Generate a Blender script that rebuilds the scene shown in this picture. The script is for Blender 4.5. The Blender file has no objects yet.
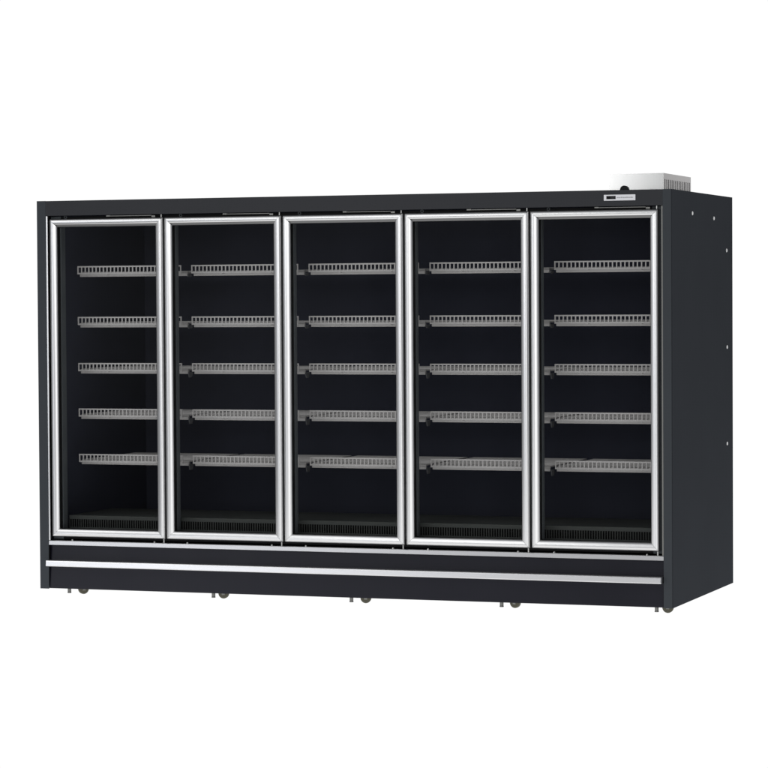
import bpy, bmesh, math, random
from mathutils import Vector, Matrix

random.seed(4)
scene = bpy.context.scene
COL = scene.collection

# ------------------------------------------------------------------ materials
def new_mat(name):
    m = bpy.data.materials.new(name); m.use_nodes = True
    nt = m.node_tree; nt.nodes.clear()
    out = nt.nodes.new('ShaderNodeOutputMaterial')
    return m, nt, out

def link(nt, a, b): nt.links.new(a, b)

def paint(name, col, rough=0.45, spec=0.25, bump=0.03, scale=900.0, mottle=0.08, coat=0.0):
    """powder coated sheet metal: fine orange-peel bump and faint uneven sheen"""
    m, nt, out = new_mat(name)
    b = nt.nodes.new('ShaderNodeBsdfPrincipled')
    tc = nt.nodes.new('ShaderNodeTexCoord')
    n1 = nt.nodes.new('ShaderNodeTexNoise'); n1.inputs['Scale'].default_value = scale; n1.inputs['Detail'].default_value = 2
    n2 = nt.nodes.new('ShaderNodeTexNoise'); n2.inputs['Scale'].default_value = 3.5; n2.inputs['Detail'].default_value = 5
    link(nt, tc.outputs['Object'], n1.inputs['Vector']); link(nt, tc.outputs['Object'], n2.inputs['Vector'])
    mr = nt.nodes.new('ShaderNodeMapRange'); mr.inputs['To Min'].default_value = rough - 0.06; mr.inputs['To Max'].default_value = rough + 0.06
    link(nt, n2.outputs['Fac'], mr.inputs['Value']); link(nt, mr.outputs['Result'], b.inputs['Roughness'])
    mx = nt.nodes.new('ShaderNodeMix'); mx.data_type = 'RGBA'
    mx.inputs[6].default_value = tuple(c * (1 - mottle) for c in col) + (1,)
    mx.inputs[7].default_value = tuple(c * (1 + mottle) for c in col) + (1,)
    link(nt, n2.outputs['Fac'], mx.inputs[0]); link(nt, mx.outputs[2], b.inputs['Base Color'])
    bp = nt.nodes.new('ShaderNodeBump'); bp.inputs['Strength'].default_value = bump; bp.inputs['Distance'].default_value = 0.001
    link(nt, n1.outputs['Fac'], bp.inputs['Height']); link(nt, bp.outputs['Normal'], b.inputs['Normal'])
    b.inputs['Specular IOR Level'].default_value = spec
    b.inputs['Coat Weight'].default_value = coat
    link(nt, b.outputs[0], out.inputs[0])
    return m

def metal(name, col, rough=0.3, metallic=1.0, stretch=(1, 1, 1), bump=0.02):
    """brushed metal: noise stretched along the grain drives roughness and a slight bump"""
    m, nt, out = new_mat(name)
    b = nt.nodes.new('ShaderNodeBsdfPrincipled')
    tc = nt.nodes.new('ShaderNodeTexCoord'); mp = nt.nodes.new('ShaderNodeMapping')
    mp.inputs['Scale'].default_value = stretch
    n = nt.nodes.new('ShaderNodeTexNoise'); n.inputs['Scale'].default_value = 60; n.inputs['Detail'].default_value = 3
    link(nt, tc.outputs['Object'], mp.inputs['Vector']); link(nt, mp.outputs['Vector'], n.inputs['Vector'])
    mr = nt.nodes.new('ShaderNodeMapRange'); mr.inputs['To Min'].default_value = rough - 0.012; mr.inputs['To Max'].default_value = rough + 0.012
    link(nt, n.outputs['Fac'], mr.inputs['Value']); link(nt, mr.outputs['Result'], b.inputs['Roughness'])
    bp = nt.nodes.new('ShaderNodeBump'); bp.inputs['Strength'].default_value = bump; bp.inputs['Distance'].default_value = 0.001
    link(nt, n.outputs['Fac'], bp.inputs['Height']); link(nt, bp.outputs['Normal'], b.inputs['Normal'])
    b.inputs['Base Color'].default_value = col + (1,)
    b.inputs['Metallic'].default_value = metallic
    link(nt, b.outputs[0], out.inputs[0])
    return m

M = {}
M['panel']   = paint('graphite_powder_coat', (0.047, 0.0510, 0.0580), 0.6, 0.0, mottle=0.05)
M['post']    = paint('graphite_post_coat', (0.050, 0.056, 0.063), 0.5, 0.08)
M['header']  = paint('graphite_header_coat', (0.035, 0.0365, 0.041), 0.5, 0.15)
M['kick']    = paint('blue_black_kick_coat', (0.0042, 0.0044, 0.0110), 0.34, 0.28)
M['liner']   = paint('black_liner', (0.050, 0.054, 0.076), 0.6, 0.02, 0.02)
M['jamb']    = paint('grey_jamb_plastic', (0.080, 0.090, 0.096), 0.5, 0.2, 0.02)
M['duct']    = paint('dark_green_grey_deck', (0.060, 0.066, 0.062), 0.5, 0.15, 0.02)
M['slot']    = paint('black_slot', (0.004, 0.004, 0.004), 0.7, 0.05, 0.0)
M['rubber']  = paint('black_gasket', (0.010, 0.010, 0.011), 0.6, 0.15, 0.02)
M['alu']     = metal('satin_aluminium', (0.79, 0.79, 0.79), 0.33, bump=0.0)
M['alu_bar'] = metal('brushed_aluminium_bar', (0.78, 0.78, 0.79), 0.30, stretch=(0.02, 1, 1), bump=0.0)
M['sill']    = metal('mill_finish_sill', (0.62, 0.62, 0.63), 0.32, stretch=(0.02, 1, 1), bump=0.0)
M['steel']   = metal('bright_zinc', (0.45, 0.45, 0.44), 0.35)
M['head_shade']    = metal('head_rail_shade_grey', (0.20, 0.20, 0.20), 0.4, bump=0.0)  # darkened aluminium, stands in for shade along the head rail's lower edge
M['zinc']    = metal('dull_zinc', (0.22, 0.22, 0.21), 0.45)
M['shelf']   = paint('grey_coated_wire', (0.50, 0.49, 0.48), 0.4, 0.4, 0.0)
M['bracket'] = paint('dark_bracket', (0.080, 0.083, 0.088), 0.5, 0.2, 0.0)
M['vent']    = metal('galvanised_sheet', (0.80, 0.80, 0.79), 0.24, stretch=(1, 1, 0.2), bump=0.0)
M['grille']  = metal('galvanised_side_shade', (0.56, 0.545, 0.54), 0.42, bump=0.0)  # housing sheet again, darkened to stand in for shade on its side
M['cap']     = paint('white_plastic_cap', (0.88, 0.88, 0.88), 0.35, 0.5, 0.0)
M['label']   = paint('silver_fascia', (0.84, 0.84, 0.87), 0.4, 0.4, 0.0)
M['screen']  = paint('black_display_window', (0.006, 0.006, 0.007), 0.4, 0.08, 0.0)
M['mark']    = paint('grey_print', (0.36, 0.36, 0.38), 0.5, 0.3, 0.0)
M['digit']   = paint('dim_display_segment', (0.06, 0.06, 0.065), 0.4, 0.3, 0.0)
M['tyre']    = paint('olive_nylon_wheel', (0.095, 0.091, 0.064), 0.45, 0.3, 0.0)

def glass_mat():
    """thin clear anti-reflective pane"""
    m, nt, out = new_mat('clear_door_glass')
    t = nt.nodes.new('ShaderNodeBsdfTransparent'); t.inputs[0].default_value = (0.95, 0.95, 0.95, 1)
    g = nt.nodes.new('ShaderNodeBsdfGlossy'); g.inputs['Roughness'].default_value = 0.18
    mx = nt.nodes.new('ShaderNodeMixShader'); mx.inputs[0].default_value = 0.0013
    link(nt, t.outputs[0], mx.inputs[1]); link(nt, g.outputs[0], mx.inputs[2]); link(nt, mx.outputs[0], out.inputs[0])
    return m
M['glass'] = glass_mat()

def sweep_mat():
    """self-lit white sweep, added as ground and background"""
    m, nt, out = new_mat('self_lit_white_sweep')
    e = nt.nodes.new('ShaderNodeEmission'); e.inputs[0].default_value = (1, 1, 1, 1); e.inputs[1].default_value = 1.02  # plain glow keeps the ground white, with no shadow under the cabinet
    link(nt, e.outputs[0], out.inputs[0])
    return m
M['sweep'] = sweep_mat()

# ------------------------------------------------------------------ mesh helpers
def bm_box(bm, x0, x1, y0, y1, z0, z1, bevel=0.0):
    vs = [bm.verts.new(p) for p in ((x0,y0,z0),(x1,y0,z0),(x1,y1,z0),(x0,y1,z0),(x0,y0,z1),(x1,y0,z1),(x1,y1,z1),(x0,y1,z1))]
    fs = [bm.faces.new([vs[i] for i in f]) for f in ((0,3,2,1),(4,5,6,7),(0,1,5,4),(1,2,6,5),(2,3,7,6),(3,0,4,7))]
    if bevel > 0:
        es = list({e for f in fs for e in f.edges})
        bmesh.ops.bevel(bm, geom=es, offset=bevel, segments=2, profile=0.6, affect='EDGES')

def bm_cyl(bm, c, axis, r0, r1, h, n=24, bevel=0.0):
    """cylinder/cone along axis ('X','Y','Z') from c, length h"""
    ax = {'X': (Vector((0,1,0)), Vector((0,0,1)), Vector((1,0,0))),
          'Y': (Vector((0,0,1)), Vector((1,0,0)), Vector((0,1,0))),
          'Z': (Vector((1,0,0)), Vector((0,1,0)), Vector((0,0,1)))}[axis]
    c = Vector(c)
    prof = [(0, r0), (h, r1)] if bevel <= 0 else [(0, r0 - bevel), (bevel, r0), (h - bevel, r1), (h, r1 - bevel)]
    rings = []
    for t, r in prof:
        rings.append([bm.verts.new(c + ax[2]*t + ax[0]*r*math.cos(2*math.pi*i/n) + ax[1]*r*math.sin(2*math.pi*i/n)) for i in range(n)])
    for a, b in zip(rings, rings[1:]):
        for i in range(n):
            bm.faces.new((a[i], a[(i+1)%n], b[(i+1)%n], b[i]))
    bm.faces.new(list(reversed(rings[0]))); bm.faces.new(rings[-1])

def obj(name, bm, mat, parent=None, smooth=False, loc=None):
    bmesh.ops.recalc_face_normals(bm, faces=bm.faces)
    me = bpy.data.meshes.new(name)
    bm.to_mesh(me); bm.free()
    if smooth:
        for p in me.polygons: p.use_smooth = True
    for mm in (mat if isinstance(mat, (list, tuple)) else [mat]): me.materials.append(mm)
    o = bpy.data.objects.new(name, me); COL.objects.link(o)
    if parent is not None: o.parent = parent
    if loc is not None: o.location = loc
    return o

def box(name, mat, parent, x0, x1, y0, y1, z0, z1, bevel=0.0015):
    bm = bmesh.new(); bm_box(bm, x0, x1, y0, y1, z0, z1, bevel)
    return obj(name, bm, mat, parent)

def copy_tree(o, parent, shift):
    c = o.copy(); COL.objects.link(c); c.parent = parent
    c.location = Vector(o.location) + Vector(shift)
    for ch in list(o.children):
        d = ch.copy(); COL.objects.link(d); d.parent = c
    return c

# ------------------------------------------------------------------ dimensions (metres)
W, D, H = 3.3554, 1.283, 2.0
GROUND = -0.0285
PITCH = 0.64577

root = bpy.data.objects.new('display_freezer', None); COL.objects.link(root)
root['label'] = 'black upright five-door glass display freezer with silver door frames and wire shelves'
root['category'] = 'display freezer'

# ---- outer shell
px0 = W - 0.0395
rp = box('side_panel', M['panel'], root, px0, W, 0.006, D, 0.0, H, 0.002)
for y, z in ((0.4073,1.8946),(0.8626,1.8814),(1.1434,1.7238),(1.1490,1.228),(1.1460,0.732)):
    bm = bmesh.new(); bm_cyl(bm, (W-0.001, y, z), 'X', 0.0095, 0.0095, 0.0045, 20, 0.0015)
    obj('hole_cap', bm, M['cap'], rp, smooth=False)
box('side_panel', M['panel'], root, 0.0, 0.0395, 0.006, D, 0.0, H, 0.002)
# posts: front strips of the end panels, a hair narrower so that a shadow groove is left at the edge
lp = box('corner_post', M['post'], root, 0.0, 0.0495, -0.0005, 0.0050, 0.0, H, 0.0006)
rpost = box('corner_post', M['post'], root, 3.3102, 3.3515, -0.0005, 0.0050, 0.0, H, 0.0012)
# dark returns behind the posts (door rebate)
box('post_return', M['rubber'], root, 0.0405, 0.0480, 0.0055, 0.0520, 0.012, 1.922)
box('post_return', M['rubber'], root, 3.3110, W-0.0405, 0.0055, 0.0520, 0.012, 1.922)
# bright edge strips beside the outer doors
box('edge_trim', M['alu'], root, 0.0500, 0.0588, 0.0020, 0.0120, 0.2510, 1.9210, 0.0012)
box('edge_trim', M['zinc'], root, 3.3025, 3.3092, 0.0040, 0.0120, 0.2510, 1.9210, 0.0008)  # same strip as at left, duller metal stands in for dimmer light
# header, roof, back, base
box('header', M['header'], root, 0.0497, 3.3100, 0.0000, 0.0460, 1.9232, 1.9995, 0.0006)
box('roof_panel', M['panel'], root, 0.0400, W-0.0400, 0.0525, D-0.0205, 1.9600, 1.9985)
box('back_panel', M['panel'], root, 0.0400, W-0.0400, D-0.0200, D-0.0005, 0.0, 1.9985)
box('base_panel', M['panel'], root, 0.0400, W-0.0400, 0.0600, D-0.0205, 0.0030, 0.0300)
# inner liner: one open-fronted tub
bm = bmesh.new()
x0, x1, y0, y1, z0, z1 = 0.056, 3.300, 0.105, 1.200, 0.255, 1.950
v = [bm.verts.new(p) for p in ((x0,y0,z0),(x1,y0,z0),(x1,y1,z0),(x0,y1,z0),(x0,y0,z1),(x1,y0,z1),(x1,y1,z1),(x0,y1,z1))]
for f in ((0,1,2,3),(4,7,6,5),(1,5,6,2),(2,6,7,3),(3,7,4,0)): bm.faces.new([v[i] for i in f])
lin = obj('inner_liner', bm, M['liner'], root)
s = lin.modifiers.new('thickness', 'SOLIDIFY'); s.thickness = 0.004; s.offset = 0

# ---- lower front: sill trim, kick plates, bumper rail
bm = bmesh.new()
sec = [(0.0040,0.2268),(0.0022,0.2280),(0.0036,0.2476),(0.0058,0.2495),(0.0450,0.2500),(0.0450,0.2268)]
ra, rb = [[bm.verts.new((x, y, z)) for y, z in sec] for x in (0.0500, 3.3090)]
for i in range(len(sec)):
    j = (i+1) % len(sec); bm.faces.new((ra[i], ra[j], rb[j], rb[i]))
bm.faces.new(ra); bm.faces.new(rb)
obj('sill_trim', bm, M['sill'], root)
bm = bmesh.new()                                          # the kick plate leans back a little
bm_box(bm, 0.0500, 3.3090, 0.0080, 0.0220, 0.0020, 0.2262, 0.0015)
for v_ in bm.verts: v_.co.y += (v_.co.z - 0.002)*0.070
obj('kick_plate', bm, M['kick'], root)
bm = bmesh.new()
# bumper rail: shallow channel section swept along x with closed, chamfered ends
sec = [(0.0155,0.1185),(-0.0345,0.1185),(-0.0385,0.1205),(-0.0406,0.1240),(-0.0392,0.1450),(-0.0375,0.1485),(-0.0345,0.1505),(0.0155,0.1505)]
xs = [0.0505, 0.0535, 3.3030, 3.3065]
rings = []
for i, x in enumerate(xs):
    k = 0.003 if i in (0, 3) else 0.0
    rings.append([bm.verts.new((x, min(y + k, 0.0155), z)) for y, z in sec])
for a, b in zip(rings, rings[1:]):
    for i in range(len(sec)):
        j = (i+1) % len(sec); bm.faces.new((a[i], a[j], b[j], b[i]))
bm.faces.new(rings[0]); bm.faces.new(rings[-1])
obj('bumper_rail', bm, M['alu_bar'], root)

# ---- door rebate: jambs, mullions, head
box('jamb', M['jamb'], root, 0.0570, 0.1130, 0.0465, 0.0980, 0.2560, 1.9200)
box('jamb', M['jamb'], root, 3.2480, 3.2990, 0.0465, 0.0980, 0.2560, 1.9200)
XD0 = 0.0679
for k in range(1, 5):
    xc = XD0 + k*PITCH - 0.005
    box('mullion', M['jamb'], root, xc-0.0485, xc+0.0485, 0.0465, 0.0860, 0.2990, 1.8690)
box('head_jamb', M['rubber'], root, 0.1125, 3.2475, 0.0560, 0.1000, 1.8700, 1.9200)
box('sill_jamb', M['rubber'], root, 0.1125, 3.2475, 0.0560, 0.1000, 0.2565, 0.2980)

# ---- return-air deck and its slotted front
air = box('air_deck', M['duct'], root, 0.1130, 3.2470, 0.1200, 0.6400, 0.3690, 0.3730, 0.001)
bm = bmesh.new()
bm_box(bm, 0.1130, 3.2470, 0.1160, 0.1195, 0.3540, 0.3735)
bm_box(bm, 0.1130, 3.2470, 0.1160, 0.1195, 0.3020, 0.3122)
n = 244
for i in range(n+1):
    x = 0.1130 + (3.2470-0.1130-0.0045)*i/n
    bm_box(bm, x, x+0.0040, 0.1163, 0.1192, 0.3122, 0.3540)
g = obj('air_grille', bm, M['duct'], root)
box('grille_backing', M['slot'], g, 0.1130, 3.2470, 0.1300, 0.1330, 0.3000, 0.3680, 0)

# ---- doors
DW, DZ0, DZ1 = PITCH - 0.0101, 0.2705, 1.9060
# section: (distance inwards from the outer edge, depth); gently convex face, stepped inner lip
# each point carries the material of the strip that follows it: 0 satin aluminium, 1 black rebate, 2 aluminium greyed as painted shade
SEC = [(0.0000,0.0400,0),(0.0000,0.0130,0),(0.0007,0.0096,0),(0.0022,0.0066,0),(0.0045,0.0042,0),(0.0075,0.0024,0),(0.0110,0.0012,0),(0.0150,0.0010,0),(0.0210,0.0020,0),
       (0.0270,0.0036,0),(0.0325,0.0058,0),(0.0365,0.0082,0),(0.0390,0.0106,0),(0.0403,0.0130,0),(0.0408,0.0150,1),(0.0410,0.0180,1),(0.0410,0.0400,0)]
# the head rail is fuller, its ridge nearer the middle, and steps down to a lower band with its shade painted grey
SEC_HEAD = [(0.0000,0.0400,0),(0.0000,0.0110,0),(0.0007,0.0082,0),(0.0025,0.0058,0),(0.0055,0.0036,0),(0.0090,0.0022,0),(0.0130,0.0013,0),(0.0180,0.0014,0),(0.0225,0.0026,0),
       (0.0255,0.0042,0),(0.0280,0.0062,2),(0.0325,0.0105,2),(0.0385,0.0140,2),(0.0405,0.0142,0),(0.0410,0.0150,1),(0.0410,0.0400,0)]
def build_door():
    w, z0, z1 = DW, DZ0, DZ1
    bm = bmesh.new()
    e = 0.0006                                     # half the open mitre joint
    def side(fn, L, SEC=SEC):
        a = [bm.verts.new(fn(max(u, 0) + e, u, y)) for u, y, q in SEC]
        b = [bm.verts.new(fn(L - u - e, u, y)) for u, y, q in SEC]
        for i in range(len(SEC)-1): bm.faces.new((a[i], a[i+1], b[i+1], b[i])).material_index = SEC[i][2]
        bm.faces.new((a[-1], a[0], b[0], b[-1]))
        bm.faces.new(a); bm.faces.new(list(reversed(b)))
    h = z1 - z0
    side(lambda t, u, y: (u, y, z0 + t), h)
    side(lambda t, u, y: (w - u, y, z0 + t), h)
    side(lambda t, u, y: (t, y, z0 + u), w)
    side(lambda t, u, y: (t, y, z1 - u), w, SEC_HEAD)
    d = obj('door', bm, [M['alu'], M['rubber'], M['head_shade']], root, smooth=True, loc=(XD0, 0, 0))
    d.data.set_sharp_from_angle(angle=math.radians(32))
    # gasket ring behind the frame
    bm = bmesh.new()
    i, o_ = 0.0420, 0.0030
    bm_box(bm, o_, i, 0.0405, 0.0455, z0+o_, z1-o_)
    bm_box(bm, w-i, w-o_, 0.0405, 0.0455, z0+o_, z1-o_)
    bm_box(bm, i, w-i, 0.0405, 0.0455, z0+o_, z0+i)
    bm_box(bm, i, w-i, 0.0405, 0.0455, z1-i, z1-o_)
    obj('gasket', bm, M['rubber'], d)
    bm = bmesh.new(); bm_box(bm, 0.0412, w-0.0412, 0.0270, 0.0310, z0+0.0412, z1-0.0412)
    obj('glass_pane', bm, M['glass'], d)
    # hinge pins at the right, top and bottom
    for za, zb in ((z1+0.0004, z1+0.0160), (z0-0.0205, z0-0.0004)):
        bm = bmesh.new(); bm_cyl(bm, (w-0.0075, 0.012, za), 'Z', 0.0042, 0.0042, zb-za, 16, 0.0006)
        obj('hinge_pin', bm, M['steel'], d, smooth=False)
    # torsion strip and its bent end over the door, screw ring at the latch side, latch bump below
    bm = bmesh.new()
    bm_box(bm, 0.345, 0.575, 0.0060, 0.0100, z1+0.0090, z1+0.0125, 0.0008)
    bm_box(bm, 0.322, 0.344, 0.0070, 0.0110, z1+0.0085, z1+0.0150, 0.0008)
    bm_box(bm, 0.576, 0.596, 0.0060, 0.0100, z1+0.0020, z1+0.0105, 0.0008)
    obj('closer_arm', bm, M['zinc'], d)
    bm = bmesh.new()
    N, R, r = 20, 0.0068, 0.0013
    ring = [[bm.verts.new((0.0915 + (R + r*math.cos(b))*math.cos(a), 0.008 + r*math.sin(b), z1 + 0.0085 + (R + r*math.cos(b))*math.sin(a)))
             for b in [2*math.pi*j/6 for j in range(6)]] for a in [2*math.pi*q/N for q in range(N)]]
    for q in range(N):
        for j in range(6):
            bm.faces.new((ring[q][j], ring[(q+1)%N][j], ring[(q+1)%N][(j+1)%6], ring[q][(j+1)%6]))
    obj('latch_ring', bm, M['jamb'], d, smooth=True)
    for xx in (0.112, 0.575):
        bm = bmesh.new(); bm_cyl(bm, (xx, 0.012, z0-0.0205), 'Z', 0.0065, 0.0045, 0.007, 14)
        obj('stop_stud', bm, M['steel'], d, smooth=False)
    return d
d0 = build_door()
for k in range(1, 5): copy_tree(d0, root, (k*PITCH, 0, 0))

# ---- shelves: five levels in five bays
SX0, YR = 0.1305, 0.200
LEVELS = (1.6655, 1.4020, 1.1618, 0.9249, 0.6880)         # top of the front rail
RL = 0.5890                                               # rail length
def build_shelf():
    """local origin: left end of the bay, top of the rail"""
    bm = bmesh.new()
    L = 0.6110
    # front channel
    bm_box(bm, 0.0000, L, YR+0.030, YR+0.046, -0.0555, -0.0400, 0.002)
    bm_box(bm, 0.0000, L, YR+0.034, YR+0.0445, -0.0395, -0.0330)
    # side wires and back wire
    zt = -0.0310
    for x in (0.002, L-0.006):
        bm_box(bm, x, x+0.004, YR+0.040, 0.905, zt-0.006, zt)
    # cross wires (along x) and runners (front to back) below them
    y = YR+0.048
    while y < 0.905:
        bm_box(bm, 0.002, L-0.002, y, y+0.0036, zt-0.0015, zt+0.0020); y += 0.0245
    for i in range(8):
        x = 0.035 + i*(L-0.07)/7
        bm_box(bm, x, x+0.004, YR+0.040, 0.905, zt-0.0058, zt-0.0018)
    s = obj('shelf', bm, M['shelf'], root, loc=(SX0, 0, LEVELS[0]))
    # picket front rail
    bm = bmesh.new()
    bm_box(bm, 0, RL, YR, YR+0.006, -0.0070, 0.0)
    bm_box(bm, 0, RL, YR, YR+0.006, -0.0428, -0.0345)
    npk = 28
    for i in range(npk+1):
        x = (RL-0.0060)*i/npk
        bm_box(bm, x, x+0.0060, YR+0.0005, YR+0.0055, -0.0345, -0.0070)
    # two hooks that tie the rail to the channel
    for x in (0.16, 0.43):
        bm_box(bm, x, x+0.010, YR+0.002, YR+0.034, -0.0452, -0.0432)
    obj('front_rail', bm, M['shelf'], s)
    return s
def add_bracket(s, drop):
    """dark tip of the cantilever arm at the left end of the bay"""
    bm = bmesh.new()
    pts = [(YR-0.006,-0.0455),(YR-0.004,-0.0560),(YR+0.004,-0.0600-drop),(YR+0.034,-0.0600-drop),(YR+0.046,-0.0570),(YR+0.046,-0.0455)]
    xx = -0.0205
    a = [bm.verts.new((xx, y, z)) for y, z in pts]; b = [bm.verts.new((xx+0.005, y, z)) for y, z in pts]
    bm.faces.new(a); bm.faces.new(list(reversed(b)))
    for i in range(len(pts)):
        j = (i+1) % len(pts); bm.faces.new((a[i], b[i], b[j], a[j]))
    return obj('shelf_bracket', bm, M['bracket'], s)
s0 = build_shelf()
for k in range(1, 5): copy_tree(s0, root, (0, 0, LEVELS[k]-LEVELS[0]))
DROPS = (0.000, 0.003, 0.013, 0.015, 0.016)
protos = []
for k in range(5):
    p = copy_tree(s0, root, (PITCH, 0, LEVELS[k]-LEVELS[0])); add_bracket(p, DROPS[k]); protos.append(p)
for b in range(2, 5):
    for p in protos: copy_tree(p, root, ((b-1)*PITCH, 0, 0))

# ---- fascia on the header with a small display and a line of print
fp = box('control_panel', M['label'], root, 3.0218, 3.1777, -0.0030, 0.0000, 1.9493, 1.9775, 0.0012)
box('display_window', M['screen'], fp, 3.0350, 3.0805, -0.0040, -0.0031, 1.9562, 1.9712, 0)
bm = bmesh.new()
for i in range(3):                                         # unlit seven-segment digits
    x = 3.0560 + i*0.0075
    for (xa, xb, za, zb) in ((0,0.001,0.0,0.009),(0.004,0.005,0.0,0.009),(0.001,0.004,0.0,0.001),(0.001,0.004,0.004,0.005),(0.001,0.004,0.008,0.009)):
        bm_box(bm, x+xa, x+xb, -0.0046, -0.0041, 1.9592+za, 1.9592+zb)
obj('display_segments', bm, M['digit'], fp)
bm = bmesh.new()
x = 3.0870
while x < 3.1650:
    w_ = random.uniform(0.002, 0.0055)
    bm_box(bm, x, x+w_, -0.0036, -0.0031, 1.9612 + random.uniform(-0.0004, 0.0004), 1.9650 + random.uniform(-0.0012, 0.0012))
    x += w_ + random.uniform(0.0008, 0.0022)
obj('print_line', bm, M['mark'], fp)

# ---- round cable entry on the roof edge
bm = bmesh.new(); bm_cyl(bm, (3.1190, 0.0060, 2.0000), 'Y', 0.0205, 0.0205, 0.030, 32, 0.003)
obj('cable_gland', bm, M['rubber'], root, smooth=False)

# ---- ventilated housing on the roof
bx0, bx1, by0, by1, bz0, bz1 = 2.9800, 3.2500, 0.2555, 0.8152, 1.9990, 2.0880
bm = bmesh.new()
t = 0.0022
bm_box(bm, bx0, bx1, by0, by0+t, bz0, bz1)
bm_box(bm, bx0, bx1, by1-t, by1, bz0, bz1)
bm_box(bm, bx0, bx0+t, by0+t, by1-t, bz0, bz1)
bm_box(bm, bx0+t, bx1-t, by0+t, by1-t, bz1-t, bz1)
vb = obj('vent_housing', bm, M['vent'], root)
bm = bmesh.new()
bm_box(bm, bx1-t, bx1, by0+t, by1-t, 2.0590, bz1)
bm_box(bm, bx1-t, bx1, by0+t, by1-t, bz0, 2.0050)
n = 15
for i in range(n+1):
    y = by0 + t + (by1-by0-2*t-0.021)*i/n
    bm_box(bm, bx1-t, bx1, y, y+0.021, 2.0050, 2.0590)
obj('vent_grille', bm, M['grille'], vb)
box('housing_backing', M['slot'], vb, bx1-0.030, bx1-0.026, by0+0.004, by1-0.004, bz0, bz1-0.004, 0)

# ---- castors and levelling feet
def build_castor(x, y):
    bm = bmesh.new()
    bm_box(bm, -0.022, 0.022, -0.022, 0.022, -0.001, 0.0025)
    bm_box(bm, -0.008, 0.008, 0.0120, 0.0145, -0.012, -0.001)
    bm_box(bm, -0.008, 0.008, -0.0145, -0.0120, -0.009, -0.001)
    c = obj('castor', bm, M['zinc'], root, loc=(x, y, 0))
    bm = bmesh.new()
    bm_cyl(bm, (0, -0.011, -0.0010), 'Y', 0.0270, 0.0270, 0.022, 32, 0.004)
    bm_cyl(bm, (0, -0.0135, -0.0010), 'Y', 0.0120, 0.0140, 0.0028, 20)
    obj('wheel', bm, M['tyre'], c)
    return c
def build_foot(x, y):
    bm = bmesh.new()
    bm_cyl(bm, (0, 0, -0.018), 'Z', 0.0095, 0.0095, 0.0205, 16)
    bm_cyl(bm, (0, 0, -0.0255), 'Z', 0.0105, 0.0095, 0.0080, 20, 0.0012)
    return obj('levelling_foot', bm, M['zinc'], root, loc=(x, y, 0))
WX, FX = (0.217, 1.004, 1.772, 2.550, 3.316), (0.137, 0.947, 1.695, 2.480, 3.260)
c0 = build_castor(WX[0], 0.060); f0 = build_foot(FX[0], 0.060)
for i in range(1, 5):
    copy_tree(c0, root, (WX[i]-WX[0], 0, 0)).rotation_euler.z = math.radians((0, 8, 14, -9, 4)[i]); copy_tree(f0, root, (FX[i]-FX[0], 0, 0))
for i in range(5): copy_tree(c0, root, (min(WX[i], 3.275)-WX[0], 0.90, 0))

c0.rotation_euler.z = math.radians(42)                     # the first castor has swivelled

# ------------------------------------------------------------------ the setting: added self-lit white sweep, takes no shadow
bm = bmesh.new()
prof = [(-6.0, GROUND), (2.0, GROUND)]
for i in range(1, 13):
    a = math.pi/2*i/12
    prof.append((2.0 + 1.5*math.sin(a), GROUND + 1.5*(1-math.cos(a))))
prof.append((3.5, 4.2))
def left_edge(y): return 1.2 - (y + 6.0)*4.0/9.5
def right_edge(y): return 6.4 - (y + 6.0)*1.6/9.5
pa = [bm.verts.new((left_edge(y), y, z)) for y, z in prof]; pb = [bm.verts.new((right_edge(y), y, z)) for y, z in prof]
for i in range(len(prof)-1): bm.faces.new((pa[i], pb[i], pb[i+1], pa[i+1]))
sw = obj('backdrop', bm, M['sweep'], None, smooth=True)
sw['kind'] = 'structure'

# ------------------------------------------------------------------ light
world = bpy.data.worlds.new('World'); scene.world = world; world.use_nodes = True
bg = world.node_tree.nodes['Background']; bg.inputs[0].default_value = (0.92, 0.95, 1.0, 1); bg.inputs[1].default_value = 0.18

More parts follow.
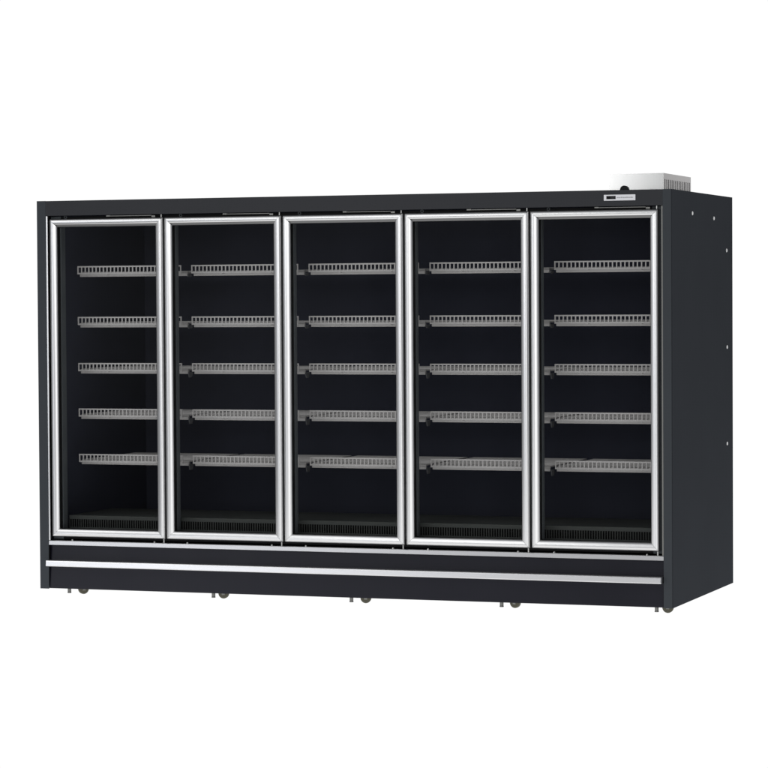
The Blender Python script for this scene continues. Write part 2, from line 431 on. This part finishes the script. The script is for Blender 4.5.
def softbox(name, loc, target, sx, sy, power, col=(1, 1, 1)):
    l = bpy.data.lights.new(name, 'AREA'); l.shape = 'RECTANGLE'; l.size = sx; l.size_y = sy; l.energy = power; l.color = col
    o = bpy.data.objects.new(name, l); COL.objects.link(o)
    o.location = loc
    o.rotation_euler = (Vector(target) - Vector(loc)).to_track_quat('-Z', 'Y').to_euler()
    return o
def lit(radiance, sx, sy): return radiance*math.pi*sx*sy
softbox('softbox_front', (6.2, -14.6, 2.1), (1.7, 0.0, 1.0), 6.0, 4.2, lit(2.7, 6.0, 4.2))
softbox('softbox_left', (-4.3, -4.0, 4.3), (1.7, 0.0, 1.6), 4.6, 2.8, lit(1.7, 4.6, 2.8))
softbox('softbox_low', (-5.2, -12.0, 1.45), (0.5, 0.0, 0.3), 4.4, 2.3, lit(2.7, 4.4, 2.3), (0.93, 0.95, 1.0))
softbox('softbox_top', (-0.5, -4.5, 4.2), (1.2, 0.0, 0.8), 4.5, 2.0, lit(1.1, 4.5, 2.0))
softbox('housing_fill', (0.55, -5.0, 2.5), (2.8, 0.3, 2.05), 1.9, 0.9, lit(3.8, 1.9, 0.9))  # added lamp, only there to whiten the front of the vent housing
softbox('right_fill', (6.6, -0.6, 4.3), (3.3, 0.5, 1.7), 3.0, 2.0, lit(3.0, 3.0, 2.0))  # added lamp, brightens the side panel's top and right-facing frame edges

# ------------------------------------------------------------------ camera
cam = bpy.data.cameras.new('camera'); co = bpy.data.objects.new('camera', cam); COL.objects.link(co)
cam.sensor_fit = 'HORIZONTAL'; cam.sensor_width = 36.0; cam.lens = 2850.17*36.0/768.0
cam.clip_start = 0.1; cam.clip_end = 200
yaw, pit, roll = -0.34646, -0.02971, -0.00605
f = Vector((math.sin(yaw)*math.cos(pit), math.cos(yaw)*math.cos(pit), math.sin(pit)))
r = Vector((math.cos(yaw), -math.sin(yaw), 0)); u = r.cross(f)
r2 = r*math.cos(roll) + u*math.sin(roll); u2 = u*math.cos(roll) - r*math.sin(roll)
m3 = Matrix((r2, u2, -f)).transposed()
co.matrix_world = Matrix.Translation((6.66979, -13.22318, 1.48376)) @ m3.to_4x4()
scene.camera = co

scene.view_settings.view_transform = 'Standard'
scene.view_settings.look = 'None'
scene.view_settings.exposure = 0
scene.view_settings.gamma = 1
scene.cycles.max_bounces = 10
scene.cycles.transparent_max_bounces = 12
scene.cycles.use_denoising = True
